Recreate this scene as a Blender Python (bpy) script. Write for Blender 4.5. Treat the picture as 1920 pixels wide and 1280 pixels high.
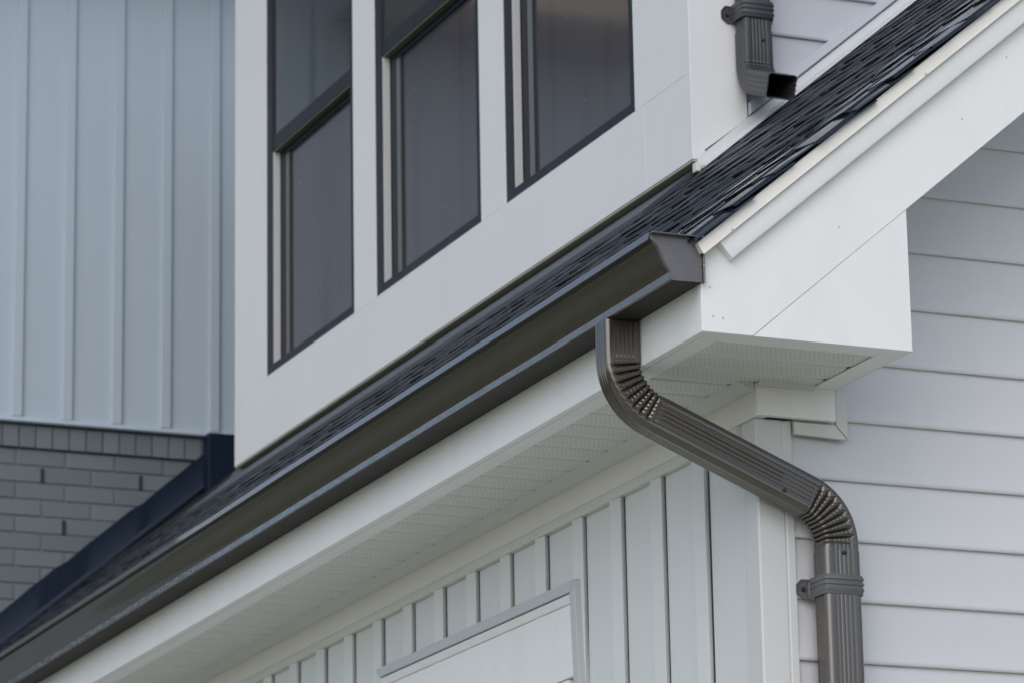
import bpy, bmesh, math, random
from mathutils import Vector, Matrix

random.seed(7)
for o in list(bpy.data.objects):
    bpy.data.objects.remove(o)
scene = bpy.context.scene
COL = scene.collection
R = math.radians

# ------------------------------------------------------------------ camera
# world: X along the eave (house runs to -X), Y into the house, Z up;
# origin = outside corner of the house just under the frieze board
RIGHT = Vector((0.3875686, 0.92167697, -0.01738209))
DOWN = Vector((-0.24597832, 0.08522584, -0.96552122))
FWD = Vector((-0.88841727, 0.37848132, 0.25974341))
CAM = Vector((7.99285, -4.03453, -2.20224))
cam = bpy.data.cameras.new('camera')
cam.lens = 136.228
cam.sensor_width = 36.0
cam.clip_start = 0.1
cam.clip_end = 2000
cam.dof.use_dof = True
cam.dof.focus_distance = 9.3
cam.dof.aperture_fstop = 7.5
cam.dof.aperture_blades = 7
camo = bpy.data.objects.new('camera', cam)
M = Matrix.Identity(4)
for i in range(3):
    M[i][0] = RIGHT[i]
    M[i][1] = -DOWN[i]
    M[i][2] = -FWD[i]
    M[i][3] = CAM[i]
camo.matrix_world = M
COL.objects.link(camo)
scene.camera = camo

# ------------------------------------------------------------------ sky and sun (overcast)
SUN_EL, SUN_ROT = R(41), R(125)       # rotation measured from +Y towards +X
world = bpy.data.worlds.new('World')
scene.world = world
world.use_nodes = True
wn = world.node_tree
wn.nodes.clear()
sky = wn.nodes.new('ShaderNodeTexSky')
sky.sky_type = 'NISHITA'
sky.sun_disc = False
sky.sun_elevation = SUN_EL
sky.sun_rotation = SUN_ROT
sky.air_density = 1.0
sky.dust_density = 1.6
sky.ozone_density = 1.0
bg = wn.nodes.new('ShaderNodeBackground')
bg.inputs['Strength'].default_value = 0.15
wo = wn.nodes.new('ShaderNodeOutputWorld')
bwn = wn.nodes.new('ShaderNodeRGBToBW')          # thin overcast: the sky's own colour, half desaturated
mxw = wn.nodes.new('ShaderNodeMix')
mxw.data_type = 'RGBA'
mxw.inputs[0].default_value = 0.3
wn.links.new(sky.outputs[0], bwn.inputs[0])
wn.links.new(sky.outputs[0], mxw.inputs[6])
wn.links.new(bwn.outputs[0], mxw.inputs[7])
wn.links.new(mxw.outputs[2], bg.inputs[0])
wn.links.new(bg.outputs[0], wo.inputs[0])
sun = bpy.data.lights.new('sun', 'SUN')
sun.energy = 0.85
sun.angle = R(80)
sun.color = (1.0, 0.99, 0.985)
suno = bpy.data.objects.new('sun', sun)
sd = Vector((math.sin(SUN_ROT) * math.cos(SUN_EL), math.cos(SUN_ROT) * math.cos(SUN_EL), math.sin(SUN_EL)))
suno.rotation_euler = (-sd).to_track_quat('-Z', 'Y').to_euler()
suno.location = sd * 30
COL.objects.link(suno)
vs = scene.view_settings
vs.view_transform = 'Standard'
vs.look = 'None'
vs.gamma = 1.0
vs.exposure = 0.2
vs.use_curve_mapping = False

# ------------------------------------------------------------------ materials
def nd(nt, typ, **kw):
    n = nt.nodes.new(typ)
    for k, v in kw.items():
        setattr(n, k, v)
    return n

def lk(nt, a, b):
    nt.links.new(a, b)

def base_mat(name):
    m = bpy.data.materials.new(name)
    m.use_nodes = True
    nt = m.node_tree
    nt.nodes.clear()
    b = nd(nt, 'ShaderNodeBsdfPrincipled')
    o = nd(nt, 'ShaderNodeOutputMaterial')
    lk(nt, b.outputs[0], o.inputs[0])
    return m, nt, b

def mixc(nt, fac, a, b, blend='MIX'):
    n = nd(nt, 'ShaderNodeMix', data_type='RGBA', blend_type=blend)
    if isinstance(fac, float):
        n.inputs[0].default_value = fac
    else:
        lk(nt, fac, n.inputs[0])
    for i, c in ((6, a), (7, b)):
        if isinstance(c, tuple):
            n.inputs[i].default_value = (*c, 1)
        else:
            lk(nt, c, n.inputs[i])
    return n.outputs[2]

def noise(nt, scale, stretch=(1, 1, 1), detail=4, rough=0.55, coord='Object'):
    tc = nd(nt, 'ShaderNodeTexCoord')
    mp = nd(nt, 'ShaderNodeMapping')
    mp.inputs['Scale'].default_value = stretch
    nz = nd(nt, 'ShaderNodeTexNoise')
    nz.inputs['Scale'].default_value = scale
    nz.inputs['Detail'].default_value = detail
    nz.inputs['Roughness'].default_value = rough
    lk(nt, tc.outputs[coord], mp.inputs[0])
    lk(nt, mp.outputs[0], nz.inputs[0])
    return nz.outputs[0]

def ramp(nt, val, p0, p1):
    n = nd(nt, 'ShaderNodeMapRange')
    n.inputs[1].default_value = p0
    n.inputs[2].default_value = p1
    lk(nt, val, n.inputs[0])
    return n.outputs[0]

def paint(name, col, rough=0.45, spec=0.5, var=0.06, grain=None, grain_strength=0.15, dirt=0.0,
          dirt_col=(0.25, 0.22, 0.17), metallic=0.0, bump_dist=0.0006, rand=0.0, speck=0.0, broken=False, coat=0.0):
    """painted / vinyl surface: slight tonal drift, optional embossed grain (stretch), optional dirt streaks"""
    m, nt, b = base_mat(name)
    big = noise(nt, 1.1, (1, 1, 1), 5)
    dark = tuple(c * (1 - var) for c in col)
    lite = tuple(min(1, c * (1 + var)) for c in col)
    c = mixc(nt, ramp(nt, big, 0.2, 0.8), dark, lite)
    if rand:
        oi = nd(nt, 'ShaderNodeObjectInfo')
        hv = nd(nt, 'ShaderNodeHueSaturation')
        mr = nd(nt, 'ShaderNodeMapRange')
        mr.inputs[3].default_value = 1 - rand
        mr.inputs[4].default_value = 1 + rand
        lk(nt, oi.outputs['Random'], mr.inputs[0])
        lk(nt, mr.outputs[0], hv.inputs['Value'])
        lk(nt, c, hv.inputs['Color'])
        c = hv.outputs[0]
    if dirt:
        dn = noise(nt, 5.0, (1.0, 1.0, 0.35), 6, 0.65)
        dm = nd(nt, 'ShaderNodeMath', operation='MULTIPLY')
        lk(nt, ramp(nt, dn, 0.5, 0.78), dm.inputs[0])
        dm.inputs[1].default_value = dirt
        c = mixc(nt, dm.outputs[0], c, dirt_col)
    if speck:
        sn = noise(nt, 260.0, (1, 1, 1), 2, 0.5)
        sm = nd(nt, 'ShaderNodeMath', operation='MULTIPLY')
        lk(nt, ramp(nt, sn, 0.66, 0.74), sm.inputs[0])
        sm.inputs[1].default_value = speck
        c = mixc(nt, sm.outputs[0], c, (0.30, 0.29, 0.27))
    lk(nt, c, b.inputs['Base Color'])
    b.inputs['Metallic'].default_value = metallic
    b.inputs['Coat Weight'].default_value = coat
    b.inputs['Coat IOR'].default_value = 2.1
    b.inputs['Coat Roughness'].default_value = 0.07
    if broken:
        cr = nd(nt, 'ShaderNodeMapRange')
        cr.inputs[1].default_value = 0.47
        cr.inputs[2].default_value = 0.56
        cr.inputs[3].default_value = 0.06
        cr.inputs[4].default_value = 0.55
        lk(nt, noise(nt, 30.0, (1.0, 4.0, 4.0), 5, 0.7), cr.inputs[0])
        lk(nt, cr.outputs[0], b.inputs['Coat Roughness'])
    b.inputs['Specular IOR Level'].default_value = spec
    rn = noise(nt, 9.0, (1, 1, 1), 4) if not broken else ramp(nt, noise(nt, 16.0, (1.0, 3.0, 3.0), 6, 0.7), 0.38, 0.66)
    rr = nd(nt, 'ShaderNodeMapRange')
    rr.inputs[3].default_value = max(0.03, rough - 0.07)
    rr.inputs[4].default_value = rough + (0.07 if not broken else 0.16)
    lk(nt, rn, rr.inputs[0])
    lk(nt, rr.outputs[0], b.inputs['Roughness'])
    bp = nd(nt, 'ShaderNodeBump')
    bp.inputs['Strength'].default_value = grain_strength
    bp.inputs['Distance'].default_value = bump_dist
    g = noise(nt, 60.0 if grain else 35.0, grain or (1, 1, 1), 5, 0.6)
    lk(nt, g, bp.inputs['Height'])
    lk(nt, bp.outputs[0], b.inputs['Normal'])
    return m

MAT = {}
MAT['white'] = paint('white_trim', (0.82, 0.82, 0.82), 0.42, 0.4, 0.025, None, 0.12, 0.16, (0.5, 0.48, 0.42))
MAT['dormer_white'] = paint('dormer_trim', (0.75, 0.76, 0.765), 0.5, 0.35, 0.03, (6, 6, 0.5), 0.12, 0.07, (0.48, 0.46, 0.4))
MAT['cream'] = paint('drip_edge_metal', (0.70, 0.68, 0.63), 0.4, 0.4, 0.04, None, 0.1, 0.35, (0.45, 0.41, 0.34))
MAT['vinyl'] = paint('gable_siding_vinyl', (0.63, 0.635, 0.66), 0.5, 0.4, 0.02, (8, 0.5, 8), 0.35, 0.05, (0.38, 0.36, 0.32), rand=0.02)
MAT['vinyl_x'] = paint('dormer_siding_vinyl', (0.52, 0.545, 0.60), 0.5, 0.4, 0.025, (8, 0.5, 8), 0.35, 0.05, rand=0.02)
MAT['batten'] = paint('batten_wall_vinyl', (0.69, 0.705, 0.71), 0.5, 0.4, 0.03, (8, 8, 0.45), 0.5, 0.08, (0.38, 0.38, 0.33), rand=0.02)
MAT['corner'] = paint('corner_post_vinyl', (0.64, 0.64, 0.645), 0.48, 0.4, 0.03, (8, 8, 0.5), 0.25, 0.06, (0.42, 0.4, 0.36))
MAT['frieze'] = paint('frieze_board_vinyl', (0.80, 0.785, 0.755), 0.5, 0.4, 0.03, (0.5, 8, 8), 0.2, 0.06)
MAT['return_white'] = paint('frieze_return_paint', (0.86, 0.855, 0.84), 0.5, 0.35, 0.04, None, 0.2, 0.12)
MAT['channel'] = paint('channel_vinyl', (0.64, 0.635, 0.61), 0.45, 0.4, 0.03, None, 0.1, 0.08)
MAT['frame_grey'] = paint('grey_channel_vinyl', (0.50, 0.525, 0.55), 0.45, 0.4, 0.03, None, 0.1, 0.08)
MAT['bronze'] = paint('bronze_gutter_paint', (0.040, 0.029, 0.018), 0.20, 0.7, 0.10, None, 0.05, 0.25, (0.055, 0.046, 0.034), speck=0.35, bump_dist=0.0004, coat=1.0)
MAT['bronze_wet'] = paint('bronze_gutter_wet_edge', (0.05, 0.045, 0.038), 0.3, 0.7, 0.10, None, 0.2, 0.25, (0.09, 0.085, 0.075), speck=0.6, broken=True, coat=1.0)
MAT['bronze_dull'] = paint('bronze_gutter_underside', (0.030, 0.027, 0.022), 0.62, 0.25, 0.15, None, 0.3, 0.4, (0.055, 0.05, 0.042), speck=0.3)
MAT['bronze_pipe'] = paint('bronze_downspout_paint', (0.092, 0.077, 0.064), 0.21, 0.7, 0.06, None, 0.03, 0.10, (0.11, 0.095, 0.08), metallic=0.55, coat=0.35)
MAT['bronze_cap'] = paint('bronze_end_cap_paint', (0.115, 0.112, 0.12), 0.32, 0.7, 0.15, None, 0.35, 0.7, (0.17, 0.135, 0.11), speck=0.6)
MAT['grey_pipe'] = paint('grey_downspout_paint', (0.055, 0.056, 0.062), 0.40, 0.45, 0.1, None, 0.2, 0.15, (0.1, 0.095, 0.09))
MAT['strap'] = paint('strap_paint', (0.115, 0.115, 0.122), 0.42, 0.5, 0.08, None, 0.2, 0.1)
MAT['screw'] = paint('screw_metal', (0.05, 0.045, 0.04), 0.35, 0.5, 0.1, None, 0.1, 0.0, metallic=0.4)
MAT['frame'] = paint('window_frame_vinyl', (0.014, 0.018, 0.026), 0.45, 0.3, 0.08, None, 0.1, 0.0)
MAT['liner'] = paint('jamb_liner_vinyl', (0.54, 0.54, 0.55), 0.5, 0.35, 0.03, None, 0.1, 0.0)
MAT['bead'] = paint('glazing_bead_vinyl', (0.13, 0.14, 0.145), 0.4, 0.4, 0.05)
MAT['olive'] = paint('sash_underside', (0.15, 0.14, 0.10), 0.5, 0.3, 0.05, None, 0.1, 0.0)
MAT['drip'] = paint('drip_cap_shade_olive', (0.50, 0.48, 0.37), 0.5, 0.3, 0.05)  # drip trim; olive tone of the shaded dormer underside put into its colour
MAT['flash_white'] = paint('side_flashing_metal', (0.56, 0.585, 0.60), 0.4, 0.4, 0.04, None, 0.15, 0.2, (0.4, 0.4, 0.38))
MAT['navy'] = paint('wall_flashing_metal', (0.005, 0.015, 0.034), 0.5, 0.25, 0.1, None, 0.25, 0.0)
MAT['apron'] = paint('apron_flashing_metal', (0.036, 0.044, 0.055), 0.42, 0.5, 0.12, None, 0.3, 0.1, (0.06, 0.06, 0.06))
MAT['deck'] = paint('roof_underlay', (0.015, 0.015, 0.017), 0.7, 0.3, 0.1)
MAT['blue_siding'] = paint('neighbour_siding', (0.44, 0.52, 0.60), 0.55, 0.35, 0.03, (8, 8, 0.4), 0.3, 0.05, (0.3, 0.33, 0.36))
MAT['brick'] = paint('painted_brick', (0.155, 0.18, 0.20), 0.75, 0.25, 0.08, None, 0.9, 0.15, (0.13, 0.14, 0.15), bump_dist=0.002, rand=0.07)
MAT['mortar'] = paint('painted_mortar', (0.15, 0.175, 0.195), 0.85, 0.2, 0.1, None, 0.8, 0.0, bump_dist=0.002)
MAT['weep'] = paint('weep_vent_plastic', (0.03, 0.033, 0.038), 0.6, 0.3, 0.05)
MAT['tan'] = paint('tan_eave', (0.62, 0.50, 0.38), 0.6, 0.3, 0.06)
MAT['plain_wall'] = paint('sheathing', (0.4, 0.4, 0.4), 0.8, 0.2, 0.05)
MAT['room'] = paint('room_interior', (0.05, 0.05, 0.055), 0.9, 0.1, 0.05)

def soffit_mat():
    m, nt, b = base_mat('soffit_vinyl')
    tc = nd(nt, 'ShaderNodeTexCoord')
    sp = nd(nt, 'ShaderNodeSeparateXYZ')
    lk(nt, tc.outputs['Object'], sp.inputs[0])
    def m1(op, a, v=None, c=None):
        n = nd(nt, 'ShaderNodeMath', operation=op)
        for i, q in enumerate((a, v, c)):
            if q is None:
                continue
            if isinstance(q, (int, float)):
                n.inputs[i].default_value = q
            else:
                lk(nt, q, n.inputs[i])
        return n.outputs[0]
    P = 0.0125
    ix = m1('DIVIDE', sp.outputs[0], P)
    row = m1('FLOOR', ix)
    odd = m1('MULTIPLY', m1('MODULO', m1('ABSOLUTE', row), 2.0), 0.5)
    iy = m1('ADD', m1('DIVIDE', sp.outputs[1], P), odd)
    fx = m1('SUBTRACT', m1('FRACT', ix), 0.5)
    fy = m1('SUBTRACT', m1('FRACT', iy), 0.5)
    d2 = m1('ADD', m1('MULTIPLY', fx, fx), m1('MULTIPLY', fy, fy))
    hole = m1('LESS_THAN', d2, 0.17 ** 2)
    zone = m1('LESS_THAN', m1('ABSOLUTE', sp.outputs[0]), 0.036)
    hz = m1('MULTIPLY', hole, zone)
    big = noise(nt, 3.0)
    c0 = mixc(nt, ramp(nt, big, 0.3, 0.7), (0.66, 0.66, 0.62), (0.70, 0.70, 0.66))
    c = mixc(nt, hz, c0, (0.36, 0.36, 0.33))
    lk(nt, c, b.inputs['Base Color'])
    b.inputs['Roughness'].default_value = 0.5
    b.inputs['Specular IOR Level'].default_value = 0.35
    return m
MAT['soffit'] = soffit_mat()

def shingle_mat(name, r0, r1, bump):
    m, nt, b = base_mat(name)
    oi = nd(nt, 'ShaderNodeObjectInfo')
    patch = noise(nt, 14.0, (1, 1, 1), 3)
    gran = noise(nt, 420.0, (1, 1, 1), 2)
    c = mixc(nt, ramp(nt, patch, 0.35, 0.65), (0.004, 0.007, 0.012), (0.013, 0.018, 0.027))
    c = mixc(nt, ramp(nt, gran, 0.5, 0.8), c, (0.035, 0.042, 0.052))
    hv = nd(nt, 'ShaderNodeHueSaturation')
    mr = nd(nt, 'ShaderNodeMapRange')
    mr.inputs[3].default_value = 0.65
    mr.inputs[4].default_value = 1.35
    lk(nt, oi.outputs['Random'], mr.inputs[0])
    lk(nt, mr.outputs[0], hv.inputs['Value'])
    lk(nt, c, hv.inputs['Color'])
    lk(nt, hv.outputs[0], b.inputs['Base Color'])
    rr = nd(nt, 'ShaderNodeMapRange')
    rr.inputs[3].default_value = r0
    rr.inputs[4].default_value = r1
    lk(nt, noise(nt, 6.0), rr.inputs[0])
    lk(nt, rr.outputs[0], b.inputs['Roughness'])
    b.inputs['Specular IOR Level'].default_value = 0.5
    bp = nd(nt, 'ShaderNodeBump')
    bp.inputs['Strength'].default_value = bump
    bp.inputs['Distance'].default_value = 0.0015
    lk(nt, gran, bp.inputs['Height'])
    lk(nt, bp.outputs[0], b.inputs['Normal'])
    return m
MAT['shingle'] = shingle_mat('asphalt_shingle', 0.28, 0.55, 0.35)
MAT['wet_shingle'] = shingle_mat('wet_asphalt_shingle', 0.04, 0.26, 0.04)

def glass_mat(name, col, rough, screen):
    m, nt, b = base_mat(name)
    big = noise(nt, 1.6, (1, 1, 0.5), 3)
    c = mixc(nt, ramp(nt, big, 0.3, 0.7), tuple(x * 0.85 for x in col), tuple(x * 1.1 for x in col))
    refl_streak = noise(nt, 9.0, (1.0, 1.0, 0.06), 3, 0.5)  # vertical streaks painted into the pane colour in place of reflections
    c = mixc(nt, ramp(nt, refl_streak, 0.52, 0.75), c, tuple(x * 0.80 for x in col))
    if screen:
        dr = noise(nt, 38.0, (1, 1, 0.8), 2)
        c = mixc(nt, ramp(nt, dr, 0.74, 0.80), c, (0.22, 0.24, 0.27))
    lk(nt, c, b.inputs['Base Color'])
    b.inputs['Roughness'].default_value = rough
    b.inputs['IOR'].default_value = 1.5
    b.inputs['Specular IOR Level'].default_value = 0.5
    bp = nd(nt, 'ShaderNodeBump')
    bp.inputs['Strength'].default_value = 0.05
    bp.inputs['Distance'].default_value = 0.002
    lk(nt, noise(nt, 5.0, (1, 1, 0.6), 2), bp.inputs['Height'])
    lk(nt, bp.outputs[0], b.inputs['Normal'])
    return m
MAT['glass'] = glass_mat('window_glass', (0.045, 0.053, 0.06), 0.04, False)
MAT['screen'] = glass_mat('insect_screen_glass', (0.068, 0.066, 0.078), 0.09, True)

def ground_mat():
    m, nt, b = base_mat('lawn_grass')
    c = mixc(nt, ramp(nt, noise(nt, 0.6), 0.3, 0.7), (0.055, 0.066, 0.034), (0.085, 0.095, 0.055))
    c = mixc(nt, ramp(nt, noise(nt, 40.0), 0.4, 0.8), c, (0.11, 0.10, 0.06))
    lk(nt, c, b.inputs['Base Color'])
    b.inputs['Roughness'].default_value = 0.9
    return m
MAT['lawn'] = ground_mat()
MAT['bounce_pale'] = paint('bounce_gravel_with_weeds', (0.44, 0.455, 0.37), 0.9, 0.2, 0.1, None, 0.6, 0.35, (0.22, 0.27, 0.13), bump_dist=0.01)

def water_mat():
    m, nt, b = base_mat('water_bead')
    b.inputs['Base Color'].default_value = (0.9, 0.93, 0.95, 1)
    b.inputs['Roughness'].default_value = 0.03
    b.inputs['IOR'].default_value = 1.33
    b.inputs['Transmission Weight'].default_value = 1.0
    return m
MAT['water'] = water_mat()

# ------------------------------------------------------------------ mesh helpers
ORG = {}          # world origin of every object

def link(o, name, parent, org):
    COL.objects.link(o)
    ORG[o.name] = Vector(org)
    if parent is not None:
        o.parent = parent
        o.location = Vector(org) - ORG[parent.name]
    else:
        o.location = org
    return o

def obj(name, V, F, mat, parent=None, org=None, bevel=0.0, seg=2, smooth=False, angle=35):
    """one mesh object from world-space vertices; origin at org (default: bounding-box centre)"""
    V = [Vector(v) for v in V]
    if org is None:
        lo = Vector((min(v.x for v in V), min(v.y for v in V), min(v.z for v in V)))
        hi = Vector((max(v.x for v in V), max(v.y for v in V), max(v.z for v in V)))
        org = (lo + hi) / 2
    org = Vector(org)
    me = bpy.data.meshes.new(name)
    me.from_pydata([tuple(v - org) for v in V], [], F)
    bm = bmesh.new()
    bm.from_mesh(me)
    bmesh.ops.recalc_face_normals(bm, faces=bm.faces)
    if bevel:
        es = [e for e in bm.edges if len(e.link_faces) == 2 and e.calc_face_angle(0) > R(30)]
        bmesh.ops.bevel(bm, geom=es, offset=bevel, segments=seg, profile=0.5, affect='EDGES', clamp_overlap=True)
    if smooth:
        for f in bm.faces:
            f.smooth = True
        for e in bm.edges:
            if len(e.link_faces) == 2 and e.calc_face_angle(0) > R(angle):
                e.smooth = False
    bm.to_mesh(me)
    bm.free()
    me.materials.append(MAT[mat])
    o = bpy.data.objects.new(name, me)
    return link(o, name, parent, org)

def share(name, src, parent, org, rot=None, scale=None):
    o = bpy.data.objects.new(name, src.data)
    link(o, name, parent, org)
    if rot:
        o.rotation_euler = rot
    if scale:
        o.scale = scale
    return o

def thing(name, label, cat, org, group=None):
    o = bpy.data.objects.new(name, None)
    o.empty_display_size = 0.2
    link(o, name, None, org)
    o['label'] = label
    o['category'] = cat
    if group:
        o['group'] = group
    return o

def boxv(x0, x1, y0, y1, z0, z1):
    V = [(x0, y0, z0), (x1, y0, z0), (x1, y1, z0), (x0, y1, z0), (x0, y0, z1), (x1, y0, z1), (x1, y1, z1), (x0, y1, z1)]
    F = [(0, 3, 2, 1), (4, 5, 6, 7), (0, 1, 5, 4), (1, 2, 6, 5), (2, 3, 7, 6), (3, 0, 4, 7)]
    return V, F

def box(name, x0, x1, y0, y1, z0, z1, mat, parent=None, bevel=0.0, org=None):
    V, F = boxv(x0, x1, y0, y1, z0, z1)
    return obj(name, V, F, mat, parent, org, bevel)

def prism_x(poly, x0, x1):
    """extrude a YZ polygon along X"""
    n = len(poly)
    V = [(x0, y, z) for y, z in poly] + [(x1, y, z) for y, z in poly]
    F = [tuple(range(n)), tuple(range(2 * n - 1, n - 1, -1))] + [(i, (i + 1) % n, n + (i + 1) % n, n + i) for i in range(n)]
    return V, F

def prism_y(poly, y0, y1):
    n = len(poly)
    V = [(x, y0, z) for x, z in poly] + [(x, y1, z) for x, z in poly]
    F = [tuple(range(n)), tuple(range(2 * n - 1, n - 1, -1))] + [(i, (i + 1) % n, n + (i + 1) % n, n + i) for i in range(n)]
    return V, F

def merge(*parts):
    V, F = [], []
    for v, f in parts:
        k = len(V)
        V += list(v)
        F += [tuple(i + k for i in q) for q in f]
    return V, F

# ------------------------------------------------------------------ dimensions
GZ = -3.8            # ground level
PITCH = 0.832
SA = math.atan(PITCH)
def roofz(y, a=0.600):
    return a + PITCH * y
XR = 0.41            # plane of the rake board
YF = -0.336          # front plane of the fascia
ZS = 0.081           # underside of the eave
XW = -8.1            # brick wall of the neighbouring building
YD = 0.79            # front plane of the dormer
XD = -1.93           # side plane of the dormer
RIDGE = 3.2

# ------------------------------------------------------------------ ground
V = [(-300, -300, GZ), (300, -300, GZ), (300, 300, GZ), (-300, 300, GZ)]
g = obj('ground', V, [(0, 1, 2, 3)], 'lawn', None, (0, 0, GZ))
g['kind'] = 'structure'
V = [(x, y, GZ + 0.004) for x, y in ((-7.9, -13.0), (-1.0, -14.0), (8.0, -13.0), (13.0, -6.0), (13.0, 6.0), (8.0, 10.0), (0.3, 9.0), (-0.1, 0.3), (-7.9, 0.1))]
g = obj('bounce_gravel', V, [tuple(range(9))], 'bounce_pale', None, (0, -3, GZ + 0.004))  # unseen pale ground patch, added to bounce light up under the eaves
g['kind'] = 'structure'

# ------------------------------------------------------------------ house
house = thing('house', 'grey sided house with white trim, dark shingle roof and a three-window dormer', 'house', (-4.0, 3.2, GZ))

# gable wall: sheathing + horizontal siding boards
zr = roofz(RIDGE, 0.40)
poly = [(0.02, GZ), (2 * RIDGE, GZ), (2 * RIDGE, 0.40), (RIDGE, zr), (0.02, 0.40)]
V, F = prism_x(poly, -0.2, -0.03)
gable = obj('gable_wall', V, F, 'plain_wall', house)
P = 0.1468
def siding_profile(x):
    return [(x - 0.016, P + 0.012), (x - 0.012, P + 0.012), (x - 0.0075, 0.075), (x - 0.0025, 0.020), (x - 0.0005, 0.012),
            (x, 0.007), (x - 0.0008, 0.002), (x - 0.003, 0.0), (x - 0.012, 0.0015), (x - 0.016, 0.0015)]
V, F = prism_y(siding_profile(-0.003), 0.0, 6.31)
k0 = math.ceil((GZ + 0.25 - 0.0145) / P)
first = None
for k in range(k0, 19):
    z = 0.0145 + P * k
    ymin = 0.088
    ymax = 6.4
    if z + P + 0.013 > 0.545 + PITCH * 0.088:      # under the roof slope only
        ymin = (z + P + 0.013 - 0.545) / PITCH
        ymax = 2 * RIDGE - ymin
    if ymax - ymin < 0.2:
        break
    if first is None:
        first = obj('siding_board', [(x, y + 0.088, zz + z) for x, y, zz in V], F, 'vinyl', gable, (0, 0.088, z), smooth=True, angle=50)
    else:
        o = share('siding_board', first, gable, (0, ymin, z))
        o.scale = (1, (ymax - ymin) / 6.31, 1)

# front wall: sheathing + board and batten vinyl
front = box('front_wall', XW, -0.03, 0.03, 0.2, GZ, 0.40, 'plain_wall', house)
BT = [-0.277 - 0.2435 * i for i in range(32)]
ZB = -0.024
bv = boxv(-0.0275, 0.03, -0.013, 0.02, GZ + 0.25, ZB)
bv = ([(x - 0.008 if (x > 0 and y > 0) else x, (-0.0165 if x < 0 else -0.0115) if y < 0 else 0.004, z) for x, y, z in bv[0]], bv[1])   # face slightly crowned, right side undercut
pv = boxv(-0.0905, 0.0845, 0.0, 0.02, GZ + 0.25, ZB)
bsrc = psrc = None
for i, xr in enumerate(BT):
    xc = xr - 0.030
    if xc < XW + 0.05:
        break
    if bsrc is None:
        bsrc = obj('batten', [(x + xc, y, z) for x, y, z in bv[0]], bv[1], 'batten', front, (xc, 0, ZB), bevel=0.0015)
        psrc = obj('wall_panel', [(x + xc - 0.121, y, z) for x, y, z in pv[0]], pv[1], 'batten', front, (xc - 0.121, 0.003, ZB), bevel=0.002)
    else:
        share('batten', bsrc, front, (xc, random.uniform(-0.001, 0.001), ZB))
        share('wall_panel', psrc, front, (xc - 0.121, 0.003, ZB))
box('wall_panel', -0.276, -0.102, 0.003, 0.02, GZ + 0.25, ZB, 'batten', front, 0.002)
box('wall_panel', -0.101, -0.080, 0.0005, 0.02, GZ + 0.25, ZB, 'batten', front, 0.002)
# corner post (front face, corner, gable face with a groove)
poly = [(-0.078, 0.002), (-0.078, -0.004), (-0.073, -0.006), (-0.004, -0.006), (0.0, -0.002), (0.0, 0.062), (-0.0012, 0.0645), (-0.0012, 0.068),
        (0.0, 0.0705), (0.0, 0.088), (-0.003, 0.090), (-0.02, 0.090), (-0.02, 0.02), (-0.078, 0.02)]
n = len(poly)
z0, z1 = GZ + 0.2, 0.002
V = [(x, y, z0) for x, y in poly] + [(x, y, z1) for x, y in poly]
F = [(i, (i + 1) % n, n + (i + 1) % n, n + i) for i in range(n)] + [tuple(range(n)), tuple(range(2 * n - 1, n - 1, -1))]
obj('corner_post', V, F, 'corner', house, bevel=0.0)

# frieze board with crown strip, on the front and returning on the gable
box('frieze_board', XW, 0.0135, -0.0145, 0.018, 0.003, 0.0850, 'frieze', house, 0.0015)
V, F = prism_x([(-0.0150, 0.064), (-0.022, 0.064), (-0.030, 0.069), (-0.046, 0.076), (-0.058, 0.0845), (-0.0150, 0.0845)], XW, 0.020)
obj('crown_strip', V, F, 'channel', house, smooth=True)
V, F = prism_x([(0.016, -0.0245), (-0.0175, -0.0245), (-0.0185, -0.021), (-0.0185, -0.001), (-0.016, 0.0025), (0.016, 0.0025)], XW, -0.078)
obj('wall_channel', V, F, 'channel', house, smooth=True)
box('frieze_return', 0.0138, 0.030, -0.0140, 0.195, 0.003, 0.0835, 'return_white', house, 0.0015)
V, F = prism_y([(0.0305, 0.072), (0.037, 0.072), (0.044, 0.0845), (0.0305, 0.0845)], -0.012, 0.135)
obj('crown_strip', V, F, 'channel', house, smooth=True)
# channel trim around the frieze return, mitred
V = [(0.004, 0.203, 0.084), (0.004, 0.234, 0.084), (0.004, 0.234, -0.036), (0.004, 0.203, -0.002)]
V += [(x + 0.011, y, z) for x, y, z in V]
Fq = [(0, 1, 2, 3), (4, 7, 6, 5), (0, 4, 5, 1), (1, 5, 6, 2), (2, 6, 7, 3), (3, 7, 4, 0)]
obj('return_channel', V, Fq, 'channel', house, bevel=0.0015)
V = [(0.004, 0.0905, -0.002), (0.004, 0.2015, -0.0025), (0.004, 0.2325, -0.0365), (0.004, 0.0905, -0.032)]
V += [(x + 0.010, y, z) for x, y, z in V]
obj('return_channel', V, Fq, 'channel', house, bevel=0.0015)
box('return_backing', -0.003, 0.006, 0.091, 0.206, -0.004, 0.084, 'channel', house)

# eave: fascia, rake, return box and soffit
box('fascia_board', XW, XR - 0.0035, YF, YF + 0.02, ZS, 0.285, 'white', house, 0.002)
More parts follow.
